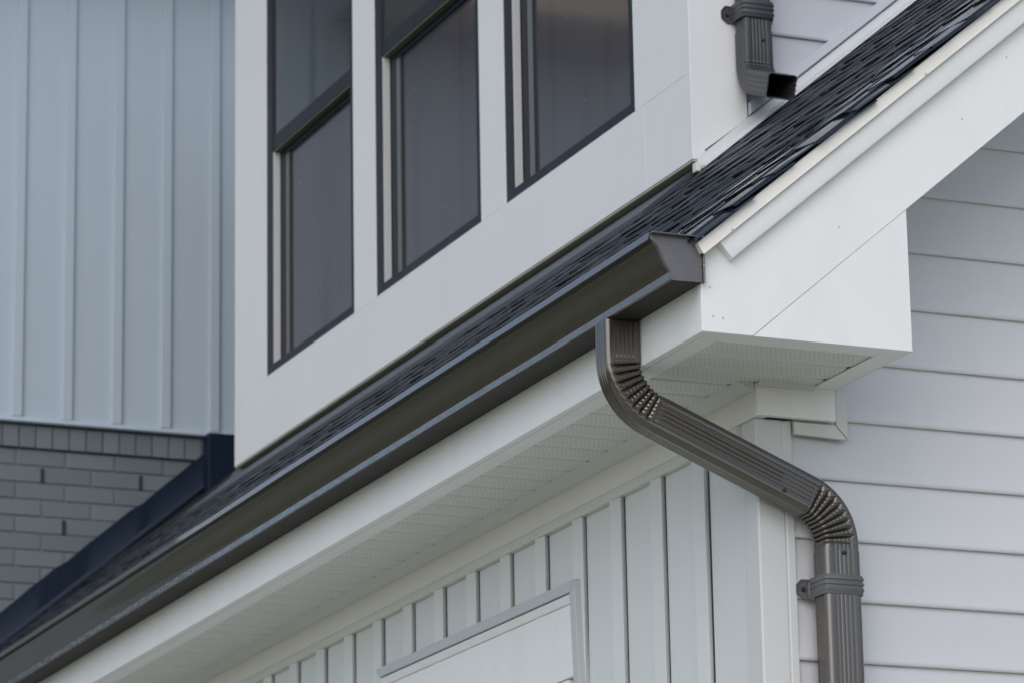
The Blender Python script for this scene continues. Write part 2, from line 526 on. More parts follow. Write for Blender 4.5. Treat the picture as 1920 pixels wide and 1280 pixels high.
# flanges under the fascia and under the return box
box('fascia_flange', XW, XR - 0.004, YF + 0.0205, -0.268, ZS, ZS + 0.003, 'white', house)
box('rake_flange', 0.334, XR - 0.004, -0.2675, 0.1375, ZS + 0.0005, ZS + 0.003, 'white', house)
box('return_flange', 0.0, XR - 0.004, 0.138, 0.1965, ZS, ZS + 0.003, 'white', house)
box('return_back', 0.032, XR - 0.004, 0.1970, 0.2000, ZS - 0.0005, 0.40, 'white', house)
top = lambda y: roofz(y, 0.548)
low = lambda y: 0.256 + PITCH * y
ys = (ZS - 0.256) / PITCH
YE = RIDGE
poly = [(YF - 0.002, ZS - 0.001), (ys, ZS - 0.001), (YE, low(YE)), (YE, top(YE)), (YF - 0.002, top(YF))]
V, F = prism_x(poly, XR - 0.020, XR)
rake = obj('rake_board', V, F, 'white', house, bevel=0.0015)
yb = 0.200
poly = [(ys + 0.0010, ZS - 0.001), (yb, ZS - 0.001), (yb, low(yb) - 0.0007)]
V, F = prism_x(poly, XR - 0.020, XR - 0.0015)
obj('return_panel', V, F, 'white', house, bevel=0.001)
V, F = prism_x([(0.2, low(0.2) + 0.004), (YE, low(YE) + 0.004), (YE, low(YE) + 0.01), (0.2, low(0.2) + 0.01)], 0.0, XR - 0.021)
obj('rake_soffit', V, F, 'white', house)
# rake trim: a rounded strip, its lower end cut and turned in
def rake_strip(name, prof, y0, y1, mat, bevel=0.0, cut=0.0):
    """prof: list of (x, dz) above the roof reference line z = PITCH*y"""
    n = len(prof)
    V = []
    for yy in (y0, y1):
        for x, dz in prof:
            sh = cut * (0.60 - dz) if yy == y0 else 0
            V.append((x, yy + sh, PITCH * (yy + sh) + dz))
    F = [(i, (i + 1) % n, n + (i + 1) % n, n + i) for i in range(n)] + [tuple(range(n)), tuple(range(2 * n - 1, n - 1, -1))]
    return obj(name, V, F, mat, house, bevel=bevel, smooth=True, angle=40)
rake_strip('rake_trim', [(XR + 0.0005, 0.472), (XR + 0.012, 0.470), (XR + 0.020, 0.474), (XR + 0.022, 0.482), (XR + 0.022, 0.536), (XR + 0.018, 0.541), (XR + 0.0005, 0.541)],
           -0.33, YE, 'white', cut=0.5)
rake_strip('drip_edge', [(XR + 0.0005, 0.543), (XR + 0.023, 0.5415), (XR + 0.031, 0.535), (XR + 0.033, 0.537), (XR + 0.029, 0.546), (XR + 0.026, 0.574), (XR + 0.0005, 0.576)],
           -0.365, YE, 'cream', cut=0.35)
# nail heads on the white boards
def nail(x, y, z, r=0.0028, mat='white', axis=0, parent=house, name='nail_head'):
    V = [(0.0012, 0, 0)]
    for i in range(8):
        a = i * math.pi / 4
        V.append((0.0009, r * 0.7 * math.cos(a), r * 0.7 * math.sin(a)))
    for i in range(8):
        a = i * math.pi / 4
        V.append((-0.0005, r * math.cos(a), r * math.sin(a)))
    F = [(0, 1 + i, 1 + (i + 1) % 8) for i in range(8)] + [(1 + i, 9 + i, 9 + (i + 1) % 8, 1 + (i + 1) % 8) for i in range(8)]
    if axis == 1:
        V = [(b, -a, c) for a, b, c in V]
    return obj(name, [(a + x, b + y, c + z) for a, b, c in V], F, mat, parent, smooth=True)
MAT['nail'] = paint('nail_paint', (0.55, 0.54, 0.53), 0.4, 0.5)
for y, z in ((-0.315, 0.185), (-0.31, 0.118), (-0.285, 0.115), (0.02, 0.36), (0.36, 0.66), (0.49, 0.83)):
    nail(XR + 0.0003, y, z, 0.0032, 'nail')
for y in (-0.27, 0.25, 0.8, 1.4):
    nail(XR + 0.0335, y, PITCH * y + 0.541, 0.003, 'nail')

# soffit panels, one object per strip, running front to back
soff = box('soffit', XW, XR - 0.025, YF + 0.022, -0.016, 0.0935, 0.0995, 'white', house)
box('soffit_backing', 0.0, XR - 0.025, -0.0155, 0.195, 0.0935, 0.0995, 'white', house)
S = 0.1185
def sof_strip(y0, y1):
    prof = [(-0.0560, 0.0932), (-0.0560, 0.0900), (-0.0525, 0.0845), (0.042, 0.0845), (0.045, 0.0880), (0.054, 0.0885), (0.0575, 0.0930), (0.0585, 0.0932)]
    return prism_y(prof, y0, y1)
fs = bs = None
i = 0
while True:
    xc = 0.334 - 0.058 - S * i
    if xc < XW + 0.1:
        break
    deep = xc > 0.0
    y1 = 0.1375 if deep else -0.0158
    if deep:
        V, F = sof_strip(-0.2675, y1)
        V = [(x + xc, y, z) for x, y, z in V]
        obj('soffit_panel', V, F, 'soffit', soff, (xc, -0.27, 0.085), smooth=True, angle=25)
    elif fs is None:
        V, F = sof_strip(-0.2675, y1)
        V = [(x + xc, y, z) for x, y, z in V]
        fs = obj('soffit_panel', V, F, 'soffit', soff, (xc, -0.27, 0.085), smooth=True, angle=25)
    else:
        share('soffit_panel', fs, soff, (xc, -0.27, 0.085 + random.uniform(-0.0008, 0.0004)))
    i += 1

# ------------------------------------------------------------------ roof and shingles
dk = [(YF - 0.01, roofz(YF - 0.01, 0.578)), (RIDGE, roofz(RIDGE, 0.578)), (RIDGE, roofz(RIDGE, 0.555)), (YF - 0.01, roofz(YF - 0.01, 0.555))]
V, F = prism_x(dk, XW + 0.003, XR + 0.012)
roof = obj('roof', V, F, 'deck', house)
V, F = prism_x([(RIDGE + 0.001, roofz(RIDGE, 0.600)), (2 * RIDGE + 0.4, 0.600 - PITCH * 0.4), (2 * RIDGE + 0.4, 0.560 - PITCH * 0.4), (RIDGE + 0.001, roofz(RIDGE, 0.560))], XW + 0.003, XR + 0.03)
obj('back_roof', V, F, 'shingle', house)

def shingle_mesh(w, seed, rake_end=False):
    """laminated shingle: base sheet with a raised layer of random tabs; local y runs up the slope"""
    rnd = random.Random(seed)
    V, F = [], []
    cols = 9
    xs = [w * i / (cols - 1) for i in range(cols)]
    if rake_end:
        xs = [w * i / 6 for i in range(5)] + [w - 0.07, w - 0.04, w - 0.018, w]
    edge = [rnd.uniform(-0.004, 0.003) for _ in xs]
    drop = lambda x: (-0.008 * max(0, (x - (w - 0.07)) / 0.07) ** 2 * (1 + 0.5 * math.sin(seed * 1.7))) if rake_end else 0
    rows = [(0, 0.0045), (0.07, 0.0030), (0.20, -0.0030)]
    for layer in (1, 0):
        for yy, zz in rows:
            for j, x in enumerate(xs):
                y = yy + (edge[j] if yy == 0 else 0)
                V.append((x, y, zz + (0.0038 if layer else 0.0) + drop(x)))
    n = len(xs)
    T = 3 * n
    for r in range(2):
        for j in range(n - 1):
            F.append((r * n + j, r * n + j + 1, (r + 1) * n + j + 1, (r + 1) * n + j))
            F.append((T + r * n + j, T + (r + 1) * n + j, T + (r + 1) * n + j + 1, T + r * n + j + 1))
    for j in range(n - 1):
        F.append((j, T + j, T + j + 1, j + 1))
    for r in range(2):
        F.append((r * n, (r + 1) * n, T + (r + 1) * n, T + r * n))
        F.append((r * n + n - 1, T + r * n + n - 1, T + (r + 1) * n + n - 1, (r + 1) * n + n - 1))
    # raised tabs
    x = rnd.uniform(-0.03, 0.02)
    while x < w:
        tw = rnd.uniform(0.07, 0.19)
        a, b = max(0.001, x), min(w - 0.001, x + tw)
        if b - a > 0.03:
            k = len(V)
            sl = rnd.uniform(0.004, 0.014)
            for zz in (0.0038, 0.0085):
                for (px, py) in ((a, -0.004 + rnd.uniform(-0.003, 0.003)), (b, -0.004 + rnd.uniform(-0.003, 0.003)), (b - sl, 0.155), (a + sl, 0.155)):
                    V.append((px, py, zz + (0.0045 - 0.042 * max(0, py) * 0.8) + drop(px) - (0.0 if zz > 0.005 else 0.0)))
            F += [(k, k + 3, k + 2, k + 1), (k + 4, k + 5, k + 6, k + 7)] + [(k + q, k + (q + 1) % 4, k + 4 + (q + 1) % 4, k + 4 + q) for q in range(4)]
        x += tw + rnd.uniform(0.03, 0.10)
    return V, F

EXPO = 0.14                                   # exposure along the slope
W0 = 0.485
variants = []
def place_shingle(vi, x, y, z, sx=1.0):
    src = variants[vi]
    if src[1] is None:
        me = bpy.data.meshes.new('shingle')
        me.from_pydata(src[0][0], [], src[0][1])
        bm = bmesh.new(); bm.from_mesh(me); bmesh.ops.recalc_face_normals(bm, faces=bm.faces); bm.to_mesh(me); bm.free()
        me.materials.append(MAT['wet_shingle' if vi >= 10 else 'shingle'])
        src[1] = me
    o = bpy.data.objects.new('shingle', src[1])
    link(o, 'shingle', roof, (x, y, z))
    o.rotation_euler = (SA + random.uniform(-0.004, 0.004), 0, random.uniform(-0.004, 0.004))
    o.scale = (sx, 1, 1)
    return o
for s in range(10):
    variants.append([shingle_mesh(W0, 40 + s), None])
for s in range(8):
    variants.append([shingle_mesh(W0, 90 + s, True), None])
ROOF_A = 0.5895
y0 = -0.372
count = 0
row = 0
while True:
    y = y0 + EXPO * math.cos(SA) * row
    if y > 2.32:
        break
    xl = XW + 0.02 if y < YD + 0.05 else XD + 0.004
    off = (row * 0.173) % W0
    xe = XR + 0.037 + random.uniform(-0.002, 0.002)
    # rake-end shingle, full width, then the rest of the course
    place_shingle(10 + row % 8, xe - W0, y, roofz(y, ROOF_A))
    x = xe - W0 - 0.002
    first_w = W0 - off * 0.5
    while x > xl + 0.02:
        wdt = min(first_w, x - xl)
        place_shingle(random.randrange(10), x - wdt, y + random.uniform(-0.002, 0.002), roofz(y, ROOF_A) + random.uniform(-0.0008, 0.0008), (wdt - 0.003) / W0)
        count += 1
        x -= wdt
        first_w = W0
    row += 1
# far courses above the last built row, out of frame: one plain sheet
V, F = prism_x([(2.33, roofz(2.33, 0.596)), (RIDGE, roofz(RIDGE, 0.600)), (RIDGE, roofz(RIDGE, 0.582)), (2.33, roofz(2.33, 0.582))], XD + 0.004, XR + 0.04)
obj('ridge_shingle_sheet', V, F, 'shingle', roof)

# dark metal flashing where the roof meets the brick wall
V, F = [], []
segs = 30
rnd = random.Random(5)
for i in range(segs + 1):
    y = YF + (1.36 - YF) * i / segs
    step = (i % 6) / 6.0 * 0.012
    h = 0.150 + step + rnd.uniform(-0.002, 0.002)
    for dx, dz in ((0.035, 0.004), (0.024, 0.012), (0.016, 0.03), (0.014 + rnd.uniform(0, 0.004), h), (0.002, h + 0.002)):
        V.append((XW + dx, y, roofz(y, 0.600) + dz))
for i in range(segs):
    for j in range(4):
        F.append((i * 5 + j, i * 5 + j + 1, (i + 1) * 5 + j + 1, (i + 1) * 5 + j))
obj('wall_flashing', V, F, 'navy', house, smooth=True, angle=30)
box('flashing_end', XW + 0.003, XW + 0.10, 1.30, 1.75, 1.55, 1.925, 'navy', house, 0.004)

# ------------------------------------------------------------------ dormer
ZD = 1.315
WB = 1.590            # window bottom
ZT = 4.15
dw = box('dormer_wall', -6.13, XD - 0.03, YD + 0.16, YD + 0.30, 1.28, ZT, 'room', house)
dtrim = lambda a, b, c, d, y=YD: box('trim_board', a, b, y, y + 0.042, c, d, 'dormer_white', dw, 0.0008)
WX = [(-5.779, -4.801), (-4.582, -3.580), (-3.370, -2.331)]
dtrim(-6.150, -2.262, ZD, WB - 0.001)
dtrim(-2.260, XD - 0.002, ZD + 0.0005, WB - 0.001, YD + 0.0005)
dtrim(-6.150, WX[0][0], WB, ZT, YD + 0.0008)
dtrim(WX[0][1], WX[1][0], WB, ZT, YD + 0.0008)
dtrim(WX[1][1], WX[2][0], WB, ZT, YD + 0.0008)
dtrim(WX[2][1], XD - 0.002, WB, ZT, YD + 0.0008)
WTOP = 3.45
for a, b in WX:
    dtrim(a + 0.0005, b - 0.0005, WTOP, ZT, YD + 0.001)
box('drip_strip', -6.148, XD - 0.004, YD + 0.003, YD + 0.040, ZD - 0.006, ZD - 0.0005, 'drip', house)
# dormer roof (out of frame)
V, F = boxv(-6.5, -1.6, YD - 0.32, YD + 3.0, ZT, ZT + 0.2)
obj('dormer_roof', V, F, 'white', house, bevel=0.004)
box('dormer_body', -6.12, XD - 0.035, YD + 0.302, YD + 2.9, 1.6, ZT - 0.001, 'room', house)
# side wall, right: corner board, siding boards
dside = box('dormer_side_wall', XD - 0.034, XD - 0.020, YD + 0.045, RIDGE, 1.30, ZT - 0.001, 'plain_wall', house)
V = [(XD - 0.0019, YD + 0.0, ZD), (XD - 0.0019, YD + 0.188, ZD + 0.145), (XD - 0.0019, YD + 0.188, ZT), (XD - 0.0019, YD + 0.0, ZT)]
V += [(XD - 0.034, y, z) for _, y, z in V]
obj('corner_board', V, Fq, 'dormer_white', house, bevel=0.002)
V, F = prism_y(siding_profile(0.0), 0.0, RIDGE - 0.98)
sfirst = None
for k in range(0, 19):
    z = 1.450 + P * k
    if sfirst is None:
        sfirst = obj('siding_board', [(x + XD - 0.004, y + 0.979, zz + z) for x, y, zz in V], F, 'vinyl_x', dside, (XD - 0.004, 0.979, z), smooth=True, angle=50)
    else:
        share('siding_board', sfirst, dside, (XD - 0.004, 0.979, z))
# side flashing: a grey strip along the siding and a white strip on the roof
def slope_strip(name, prof, y0, y1, mat, parent=house):
    n = len(prof)
    V = [(x, yy, roofz(yy) + dz) for yy in (y0, y1) for x, dz in prof]
    F = [(i, (i + 1) % n, n + (i + 1) % n, n + i) for i in range(n)] + [tuple(range(n)), tuple(range(2 * n - 1, n - 1, -1))]
    return obj(name, V, F, mat, parent, smooth=True, angle=30)
slope_strip('side_flashing', [(XD + 0.001, 0.050), (XD + 0.006, 0.050), (XD + 0.012, 0.022), (XD + 0.058, 0.013), (XD + 0.060, 0.008), (XD + 0.001, 0.008)], YD + 0.012, RIDGE - 0.1, 'flash_white')
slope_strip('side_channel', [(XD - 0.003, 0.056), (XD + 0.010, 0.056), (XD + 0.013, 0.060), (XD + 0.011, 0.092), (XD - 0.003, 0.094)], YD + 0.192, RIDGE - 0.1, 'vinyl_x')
box('kickout_end', XD + 0.001, XD + 0.030, YD - 0.004, YD + 0.0115, roofz(YD) + 0.010, roofz(YD) + 0.040, 'cream', house, 0.003)
# apron flashing below the dormer
prof = [(YD + 0.045, 1.330), (YD + 0.040, roofz(YD + 0.04) + 0.028), (YD + 0.03, roofz(YD + 0.03) + 0.022), (YD - 0.17, roofz(YD - 0.17) + 0.020), (YD - 0.17, roofz(YD - 0.17) + 0.004), (YD + 0.06, roofz(YD + 0.06) + 0.004), (YD + 0.06, 1.330)]
V, F = prism_x(prof, -6.3, XD - 0.004)
obj('apron_flashing', V, F, 'apron', house)

# windows: single-hung, upper sash outside, lower sash set back with a screen
for wi, (a, b) in enumerate(WX):
    win = thing('window', 'x', 'window', (a, YD, WB))
    for kk in ('label', 'category'):
        del win[kk]
    win.parent = house
    win.location = Vector((a, YD, WB)) - ORG[house.name]
    yf = YD + 0.006
    fw = 0.062
    MR = 2.485
    fr = box('frame', a, a + fw, yf, yf + 0.11, WB + 0.0, WTOP, 'frame', win, 0.002)
    box('frame', b - fw * 0.70, b, yf, yf + 0.11, WB, WTOP, 'frame', win, 0.002)
    box('frame', a + fw + 0.0005, b - fw * 0.70 - 0.0005, yf + 0.001, yf + 0.11, WB, WB + 0.038, 'frame', win, 0.002)
    box('frame', a + fw + 0.0005, b - fw * 0.70 - 0.0005, yf + 0.001, yf + 0.11, WTOP - 0.05, WTOP, 'frame', win, 0.002)
    # upper sash
    x0, x1 = a + fw + 0.001, b - fw * 0.70 - 0.001
    box('meeting_rail', x0, x1, yf + 0.004, yf + 0.030, MR + 0.006, MR + 0.066, 'frame', win, 0.002)
    box('rail_underside', x0, x1, yf + 0.006, yf + 0.033, MR, MR + 0.005, 'olive', win)
    box('upper_pane', x0, x1, yf + 0.0095, yf + 0.016, MR + 0.067, WTOP - 0.051, 'glass', win)
    # lower sash, set back
    box('jamb_liner', x0 + 0.001, x0 + 0.006, yf + 0.004, yf + 0.032, WB + 0.039, MR - 0.0005, 'liner', win, 0.001)
    ls = yf + 0.034
    box('lower_sash', x0, x0 + 0.048, ls, ls + 0.03, WB + 0.039, MR + 0.03, 'frame', win, 0.002)
    box('glazing_bead', x0 + 0.0485, x0 + 0.094, ls + 0.004, ls + 0.012, WB + 0.061, MR - 0.021, 'bead', win, 0.002)
    box('glazing_seal', x0 + 0.0942, x0 + 0.104, ls + 0.003, ls + 0.016, WB + 0.061, MR - 0.021, 'weep', win)
    box('lower_sash', x1 - 0.02, x1, ls, ls + 0.03, WB + 0.039, MR + 0.03, 'frame', win, 0.002)
    box('lower_sash', x0 + 0.0485, x1 - 0.0205, ls + 0.0008, ls + 0.03, MR - 0.02, MR + 0.03, 'frame', win, 0.002)
    box('lower_sash', x0 + 0.0485, x1 - 0.0205, ls + 0.0008, ls + 0.03, WB + 0.039, WB + 0.060, 'frame', win, 0.002)
    box('lower_pane', x0 + 0.1045, x1 - 0.021, ls + 0.010, ls + 0.016, WB + 0.061, MR - 0.021, 'screen', win)

# ------------------------------------------------------------------ window head on the front wall
casing = thing('window_casing', 'x', 'x', (-1.75, -0.02, -0.4))
for kk in ('label', 'category'):
    del casing[kk]
casing.parent = house
casing.location = Vector((-1.75, -0.02, -0.4)) - ORG[house.name]
V = [(-2.476, -0.030, -0.176), (-1.026, -0.030, -0.187), (-1.059, -0.030, -0.216), (-2.444, -0.030, -0.204)]
V += [(x, 0.012, z) for x, _, z in V]
obj('head_channel', V, Fq, 'frame_grey', casing, bevel=0.002)
V = [(-1.058, -0.0302, -0.2175), (-1.025, -0.0302, -0.1885), (-0.992, -0.0302, -0.72), (-1.026, -0.0302, -0.72)]
V += [(x, 0.012, z) for x, _, z in V]
obj('side_channel', V, Fq, 'frame_grey', casing, bevel=0.002)
V = [(-2.443, -0.026, -0.207), (-1.060, -0.026, -0.219), (-1.058, -0.019, -0.2425), (-2.443, -0.019, -0.230)]
V += [(x, 0.02, z) for x, _, z in V]
obj('head_cap', V, Fq, 'white', casing, bevel=0.003)
V = [(-2.44, -0.0205, -0.2325), (-1.057, -0.0205, -0.245), (-1.043, -0.0205, -0.436), (-2.44, -0.0205, -0.430)]
V += [(x, 0.02, z) for x, _, z in V]
obj('head_board', V, Fq, 'white', casing, bevel=0.002)
box('jamb_board', -2.42, -1.104, -0.0175, 0.02, -1.9, -0.4375, 'white', casing, 0.002)

# ------------------------------------------------------------------ gutter
gutter = thing('gutter', 'dark bronze metal eave gutter running along the white fascia below the shingles', 'gutter', (-3.9, -0.39, 0.19))
XG = 0.418
outer = [(-0.3385, 0.292), (-0.3385, 0.190), (-0.4155, 0.188), (-0.4188, 0.191), (-0.4168, 0.2095), (-0.4195, 0.2125), (-0.4290, 0.223), (-0.4365, 0.239), (-0.4430, 0.2555),
         (-0.4485, 0.266), (-0.4560, 0.274), (-0.4650, 0.2770), (-0.4690, 0.2780), (-0.4696, 0.2795), (-0.4668, 0.2960), (-0.4650, 0.2975), (-0.452, 0.2980)]
inner = [(-0.452, 0.2966), (-0.4645, 0.2962), (-0.4655, 0.2955), (-0.4682, 0.2798), (-0.4678, 0.2793), (-0.4640, 0.2785), (-0.4552, 0.2754), (-0.4473, 0.2670), (-0.4416, 0.2560), (-0.4350, 0.2395),
         (-0.4278, 0.2240), (-0.4203, 0.2135), (-0.4154, 0.2100), (-0.4172, 0.1915), (-0.4122, 0.1895), (-0.3400, 0.1915), (-0.3400, 0.292)]
ring = outer + inner
n = len(ring)
NX = 120
V, F = [], []
rg = random.Random(11)
ph = [rg.uniform(0, 6.28) for _ in range(6)]
for i in range(NX + 1):
    x = XG - (XG - (XW + 0.015)) * i / NX
    wob = 0.0004 * math.sin(x * 3.1 + ph[0]) + 0.0002 * math.sin(x * 7.7 + ph[1])
    wob2 = 0.0004 * math.sin(x * 5.3 + ph[2]) + 0.0002 * math.sin(x * 13.1 + ph[3])
    for (y, z) in ring:
        f = min(1, max(0, (-0.345 - y) / 0.1))
        V.append((x, y + wob * f, z + wob2 * f))
for i in range(NX):
    for j in range(n):
        F.append((i * n + j, i * n + (j + 1) % n, (i + 1) * n + (j + 1) % n, (i + 1) * n + j))
trough = obj('trough', V, F, 'bronze', gutter, smooth=True, angle=28)
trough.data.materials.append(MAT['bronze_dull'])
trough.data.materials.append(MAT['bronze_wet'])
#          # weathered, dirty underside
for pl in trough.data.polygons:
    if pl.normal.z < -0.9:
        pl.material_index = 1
    elif abs(pl.center.z + ORG[trough.name].z - 0.2005) < 0.0085 and pl.normal.y < -0.9:
        pl.material_index = 2
# end cap with folded flanges
capo = [(-0.3395, 0.2925), (-0.3395, 0.1905), (-0.413, 0.1890), (-0.4155, 0.1915), (-0.4168, 0.2085), (-0.4208, 0.2130), (-0.4282, 0.2235), (-0.4353, 0.2393), (-0.4418, 0.2558), (-0.4475, 0.2666), (-0.4555, 0.2750), (-0.4630, 0.2800), (-0.4668, 0.2835), (-0.4668, 0.2925)]
V, F = prism_x(capo, XG - 0.0005, XG + 0.0035)
cap = obj('end_cap', V, F, 'bronze_cap', gutter)
box('cap_top_flange', XG + 0.0036, XG + 0.019, -0.4675, -0.3380, 0.2915, 0.2945, 'bronze', gutter, 0.0008)
V, F = prism_x([(-0.3345, 0.3000), (-0.3345, 0.1870), (-0.3385, 0.1870), (-0.3385, 0.3000)], XG + 0.0005, XG + 0.011)
obj('cap_side_flange', V, F, 'bronze', gutter, bevel=0.0008)
# rolled edge following the curved front of the cap
rim = [p for p in capo[2:13]]
V, F = [], []
for j, (y, z) in enumerate(rim):
    ym = y - 0.0022
    for x in (XG - 0.006, XG + 0.0055):
        V.append((x, ym, z - 0.0006))
        V.append((x, ym + 0.0032, z + 0.0006))
for j in range(len(rim) - 1):
    a = 4 * j
    for p, q in ((0, 1), (1, 3), (3, 2), (2, 0)):
        F.append((a + p, a + q, a + 4 + q, a + 4 + p))
obj('cap_rim', V, F, 'bronze_cap', gutter, smooth=True)
MAT['rivet'] = paint('rivet_metal', (0.55, 0.55, 0.55), 0.3, 0.5, metallic=0.6)
nail(XG + 0.011, -0.3375, 0.262, 0.0022, 'rivet', parent=gutter, name='rivet')
nail(XG + 0.011, -0.3375, 0.229, 0.0022, 'rivet', parent=gutter, name='rivet')
# water beads along the lower edge
for i in range(26):
    x = random.uniform(-2.2, 0.3)
    s = random.uniform(0.0012, 0.0024)
    V = [(x + s * a, -0.4135 + s * b, 0.1885 + s * 1.2 * c) for a, b, c in ((1, 0, 0), (-1, 0, 0), (0, 1, 0), (0, -1, 0), (0, 0, 1), (0, 0, -1))]
    F = [(0, 2, 4), (2, 1, 4), (1, 3, 4), (3, 0, 4), (2, 0, 5), (1, 2, 5), (3, 1, 5), (0, 3, 5)]
    obj('water_drop', V, F, 'water', gutter, smooth=True, angle=180)

# ------------------------------------------------------------------ downspouts
def pipe_profile(a, b, r=0.013, nf=5, A=0.0013):
    """closed rounded rectangle (half sizes a along u, b along v) with shallow flutes on each face"""
    pts = []
    def face(p, q, nrm, flutes):
        L = 26 if flutes >= nf else 18
        for i in range(L):
            t = i / L
            d = 0.0
            s = (t - 0.1) / 0.8
            if 0 < s < 1:
                ph = (s * flutes) % 1.0
                d = -A * max(0.0, math.sin(ph * math.pi)) ** 3
            pts.append((p[0] + (q[0] - p[0]) * t + nrm[0] * d, p[1] + (q[1] - p[1]) * t + nrm[1] * d))
    def corner(cx, cy, a0):
        for i in range(5):
            t = a0 + (math.pi / 2) * i / 5
            pts.append((cx + r * math.cos(t), cy + r * math.sin(t)))
    face((-a + r, -b), (a - r, -b), (0, -1), nf)
    corner(a - r, -b + r, -math.pi / 2)
    face((a, -b + r), (a, b - r), (1, 0), nf - 2)
    corner(a - r, b - r, 0)
    face((a - r, b), (-a + r, b), (0, 1), nf)
    corner(-a + r, b - r, math.pi / 2)
    face((-a, b - r), (-a, -b + r), (-1, 0), nf - 2)
    corner(-a + r, -b + r, math.pi)
    return pts

def sweep(prof, frames, disp=None, wall=0.0):
    """frames: (centre, u-axis, v-axis, param); disp(param, u, v) -> (du, dv)"""
    n = len(prof)
    V, F = [], []
    for c, U, W, s in frames:
        for (u, v) in prof:
            du, dv = disp(s, u, v) if disp else (0, 0)
            V.append(tuple(c + U * (u + du) + W * (v + dv)))
    m = len(frames)
    for i in range(m - 1):
        for j in range(n):
            F.append((i * n + j, i * n + (j + 1) % n, (i + 1) * n + (j + 1) % n, (i + 1) * n + j))
    if wall:
        k = len(V)
        for c, U, W, s in frames:
            for (u, v) in prof:
                f = 1 - wall / max(1e-6, math.hypot(u, v))
                V.append(tuple(c + U * u * f + W * v * f))
        for i in range(m - 1):
            for j in range(n):
                F.append((k + i * n + j, k + (i + 1) * n + j, k + (i + 1) * n + (j + 1) % n, k + i * n + (j + 1) % n))
        for i in (0, m - 1):
            for j in range(n):
                F.append((i * n + j, i * n + (j + 1) % n, k + i * n + (j + 1) % n, k + i * n + j))
    return V, F

def scaled(prof, s):
    return [(u * s, v * s) for u, v in prof]

ds = thing('downspout', 'dark bronze downspout with two pleated elbows crossing the white corner', 'downspout', (0.05, 0.17, GZ))
HA, HB = 0.0465, 0.0345
PX = 0.0505
prof = pipe_profile(HA, HB)
Xh = Vector((1, 0, 0))
YU, YL = -0.383, 0.170
A_ = Vector((PX, YU, 0.0076))
B_ = Vector((PX, YL, -0.224))
dirn = (B_ - A_).normalized()
dn = Vector((0, 0, -1))
def fr(c, tdir, s=0.0):
    # u-axis: in-plane normal, to the right of travel seen from +X
    U = Vector((0, -tdir.z, tdir.y))      # for t = -Z: U = +Y
    return (c, U, Xh, s)
theta = math.acos(max(-1, min(1, dn.dot(dirn))))
def elbow(corner, t0, t1, r, turn, collar0, collar1, npl, scale, A, name, sgn):
    L = r * math.tan(theta / 2)
    p0 = corner - t0 * L
    p1 = corner + t1 * L
    fr_ = []
    for q in (1.0, 0.5, 0.06):
        fr_.append(fr(p0 - t0 * collar0 * q, t0, -1))
    U0 = Vector((0, -t0.z, t0.y)) * turn
    cen = p0 + U0 * r
    per = 10
    N = npl * per
    rad0 = p0 - cen
    for i in range(N + 1):
        s = i / N
        a = theta * s * turn
        rot = Matrix.Rotation(a, 3, 'X')
        fr_.append(fr(cen + rot @ rad0, (rot @ t0).normalized(), s))
        # double ring at the crease so the step stays sharp
    for q in (0.06, 0.5, 1.0):
        fr_.append(fr(p1 + t1 * collar1 * q, t1, -1))
    rr = random.Random(len(name) + npl)
    amp = [rr.uniform(0.8, 1.2) for _ in range(npl + 1)]
    def disp(s, u, v):
        if s < 0:
            return 0, 0
        k = s * npl
        ph = k - math.floor(k)
        amp_k = amp[min(npl, int(k))]
        # distance from the outer side: 0 outer .. 1 inner
        q = 0.5 + 0.5 * (u / HA) * turn
        w = max(0.0, min(1.0, (q - 0.12) / 0.22))
        if q > 0.85:
            w *= 0.8
        g = 1.0 - max(0.0, math.sin(ph * math.pi)) ** 0.55 + 0.35 * math.exp(-ph * 5) * (1 - ph)
        edge = min(1.0, s * npl * 1.2, (1 - s) * npl * 1.2 + 0.15)
        d = A * amp_k * g * w * edge
        # inward
        fu = abs(u) / HA
        fv = abs(v) / HB
        du = -math.copysign(d, u) * (1.0 if fu > 0.9 else 0.0)
        dv = -math.copysign(d, v) * (1.0 if fv > 0.80 else 0.4)
        return du, dv
    return sweep(scaled(prof, scale), fr_, disp, wall=0.0)
# upper elbow: turns from straight down towards +Y
r1 = 0.138
L1 = r1 * math.tan(theta / 2)
V, F = elbow(A_, dn, dirn, r1, 1, 0.186 - 0.0076 - L1, 0.108 - L1, 9, 0.985, 0.0076, 'upper', 1)
obj('upper_elbow', V, F, 'bronze_pipe', ds, (PX, YU, 0.1), smooth=True, angle=50)
# slanted pipe
def at_len(q):
    return A_ + dirn * q
LT = (B_ - A_).length
V, F = sweep(scaled(prof, 1.0), [fr(at_len(0.103 + (LT - 0.135 - 0.103) * i / 6), dirn) for i in range(7)], wall=0.002)
obj('slanted_pipe', V, F, 'bronze_pipe', ds, at_len(0.2), smooth=True, angle=32)
# lower elbow: turns back to straight down
r2 = 0.125
L2 = r2 * math.tan(theta / 2)
V, F = elbow(B_, dirn, dn, r2, -1, 0.165 - L2, 0.103 - L2, 9, 1.005, 0.0068, 'lower', -1)
obj('lower_elbow', V, F, 'bronze_pipe', ds, (PX, YL, -0.25), smooth=True, angle=50)
# straight pipe on the gable wall
zt = -0.224 - 0.103 + 0.004
V, F = sweep(scaled(prof, 1.03), [fr(Vector((PX, YL, z)), dn) for z in (zt, zt - 0.1, -0.6, -1.2, -2.4, GZ + 0.25)], wall=0.002)
obj('wall_pipe', V, F, 'bronze_pipe', ds, (PX, YL, -1), smooth=True, angle=32)

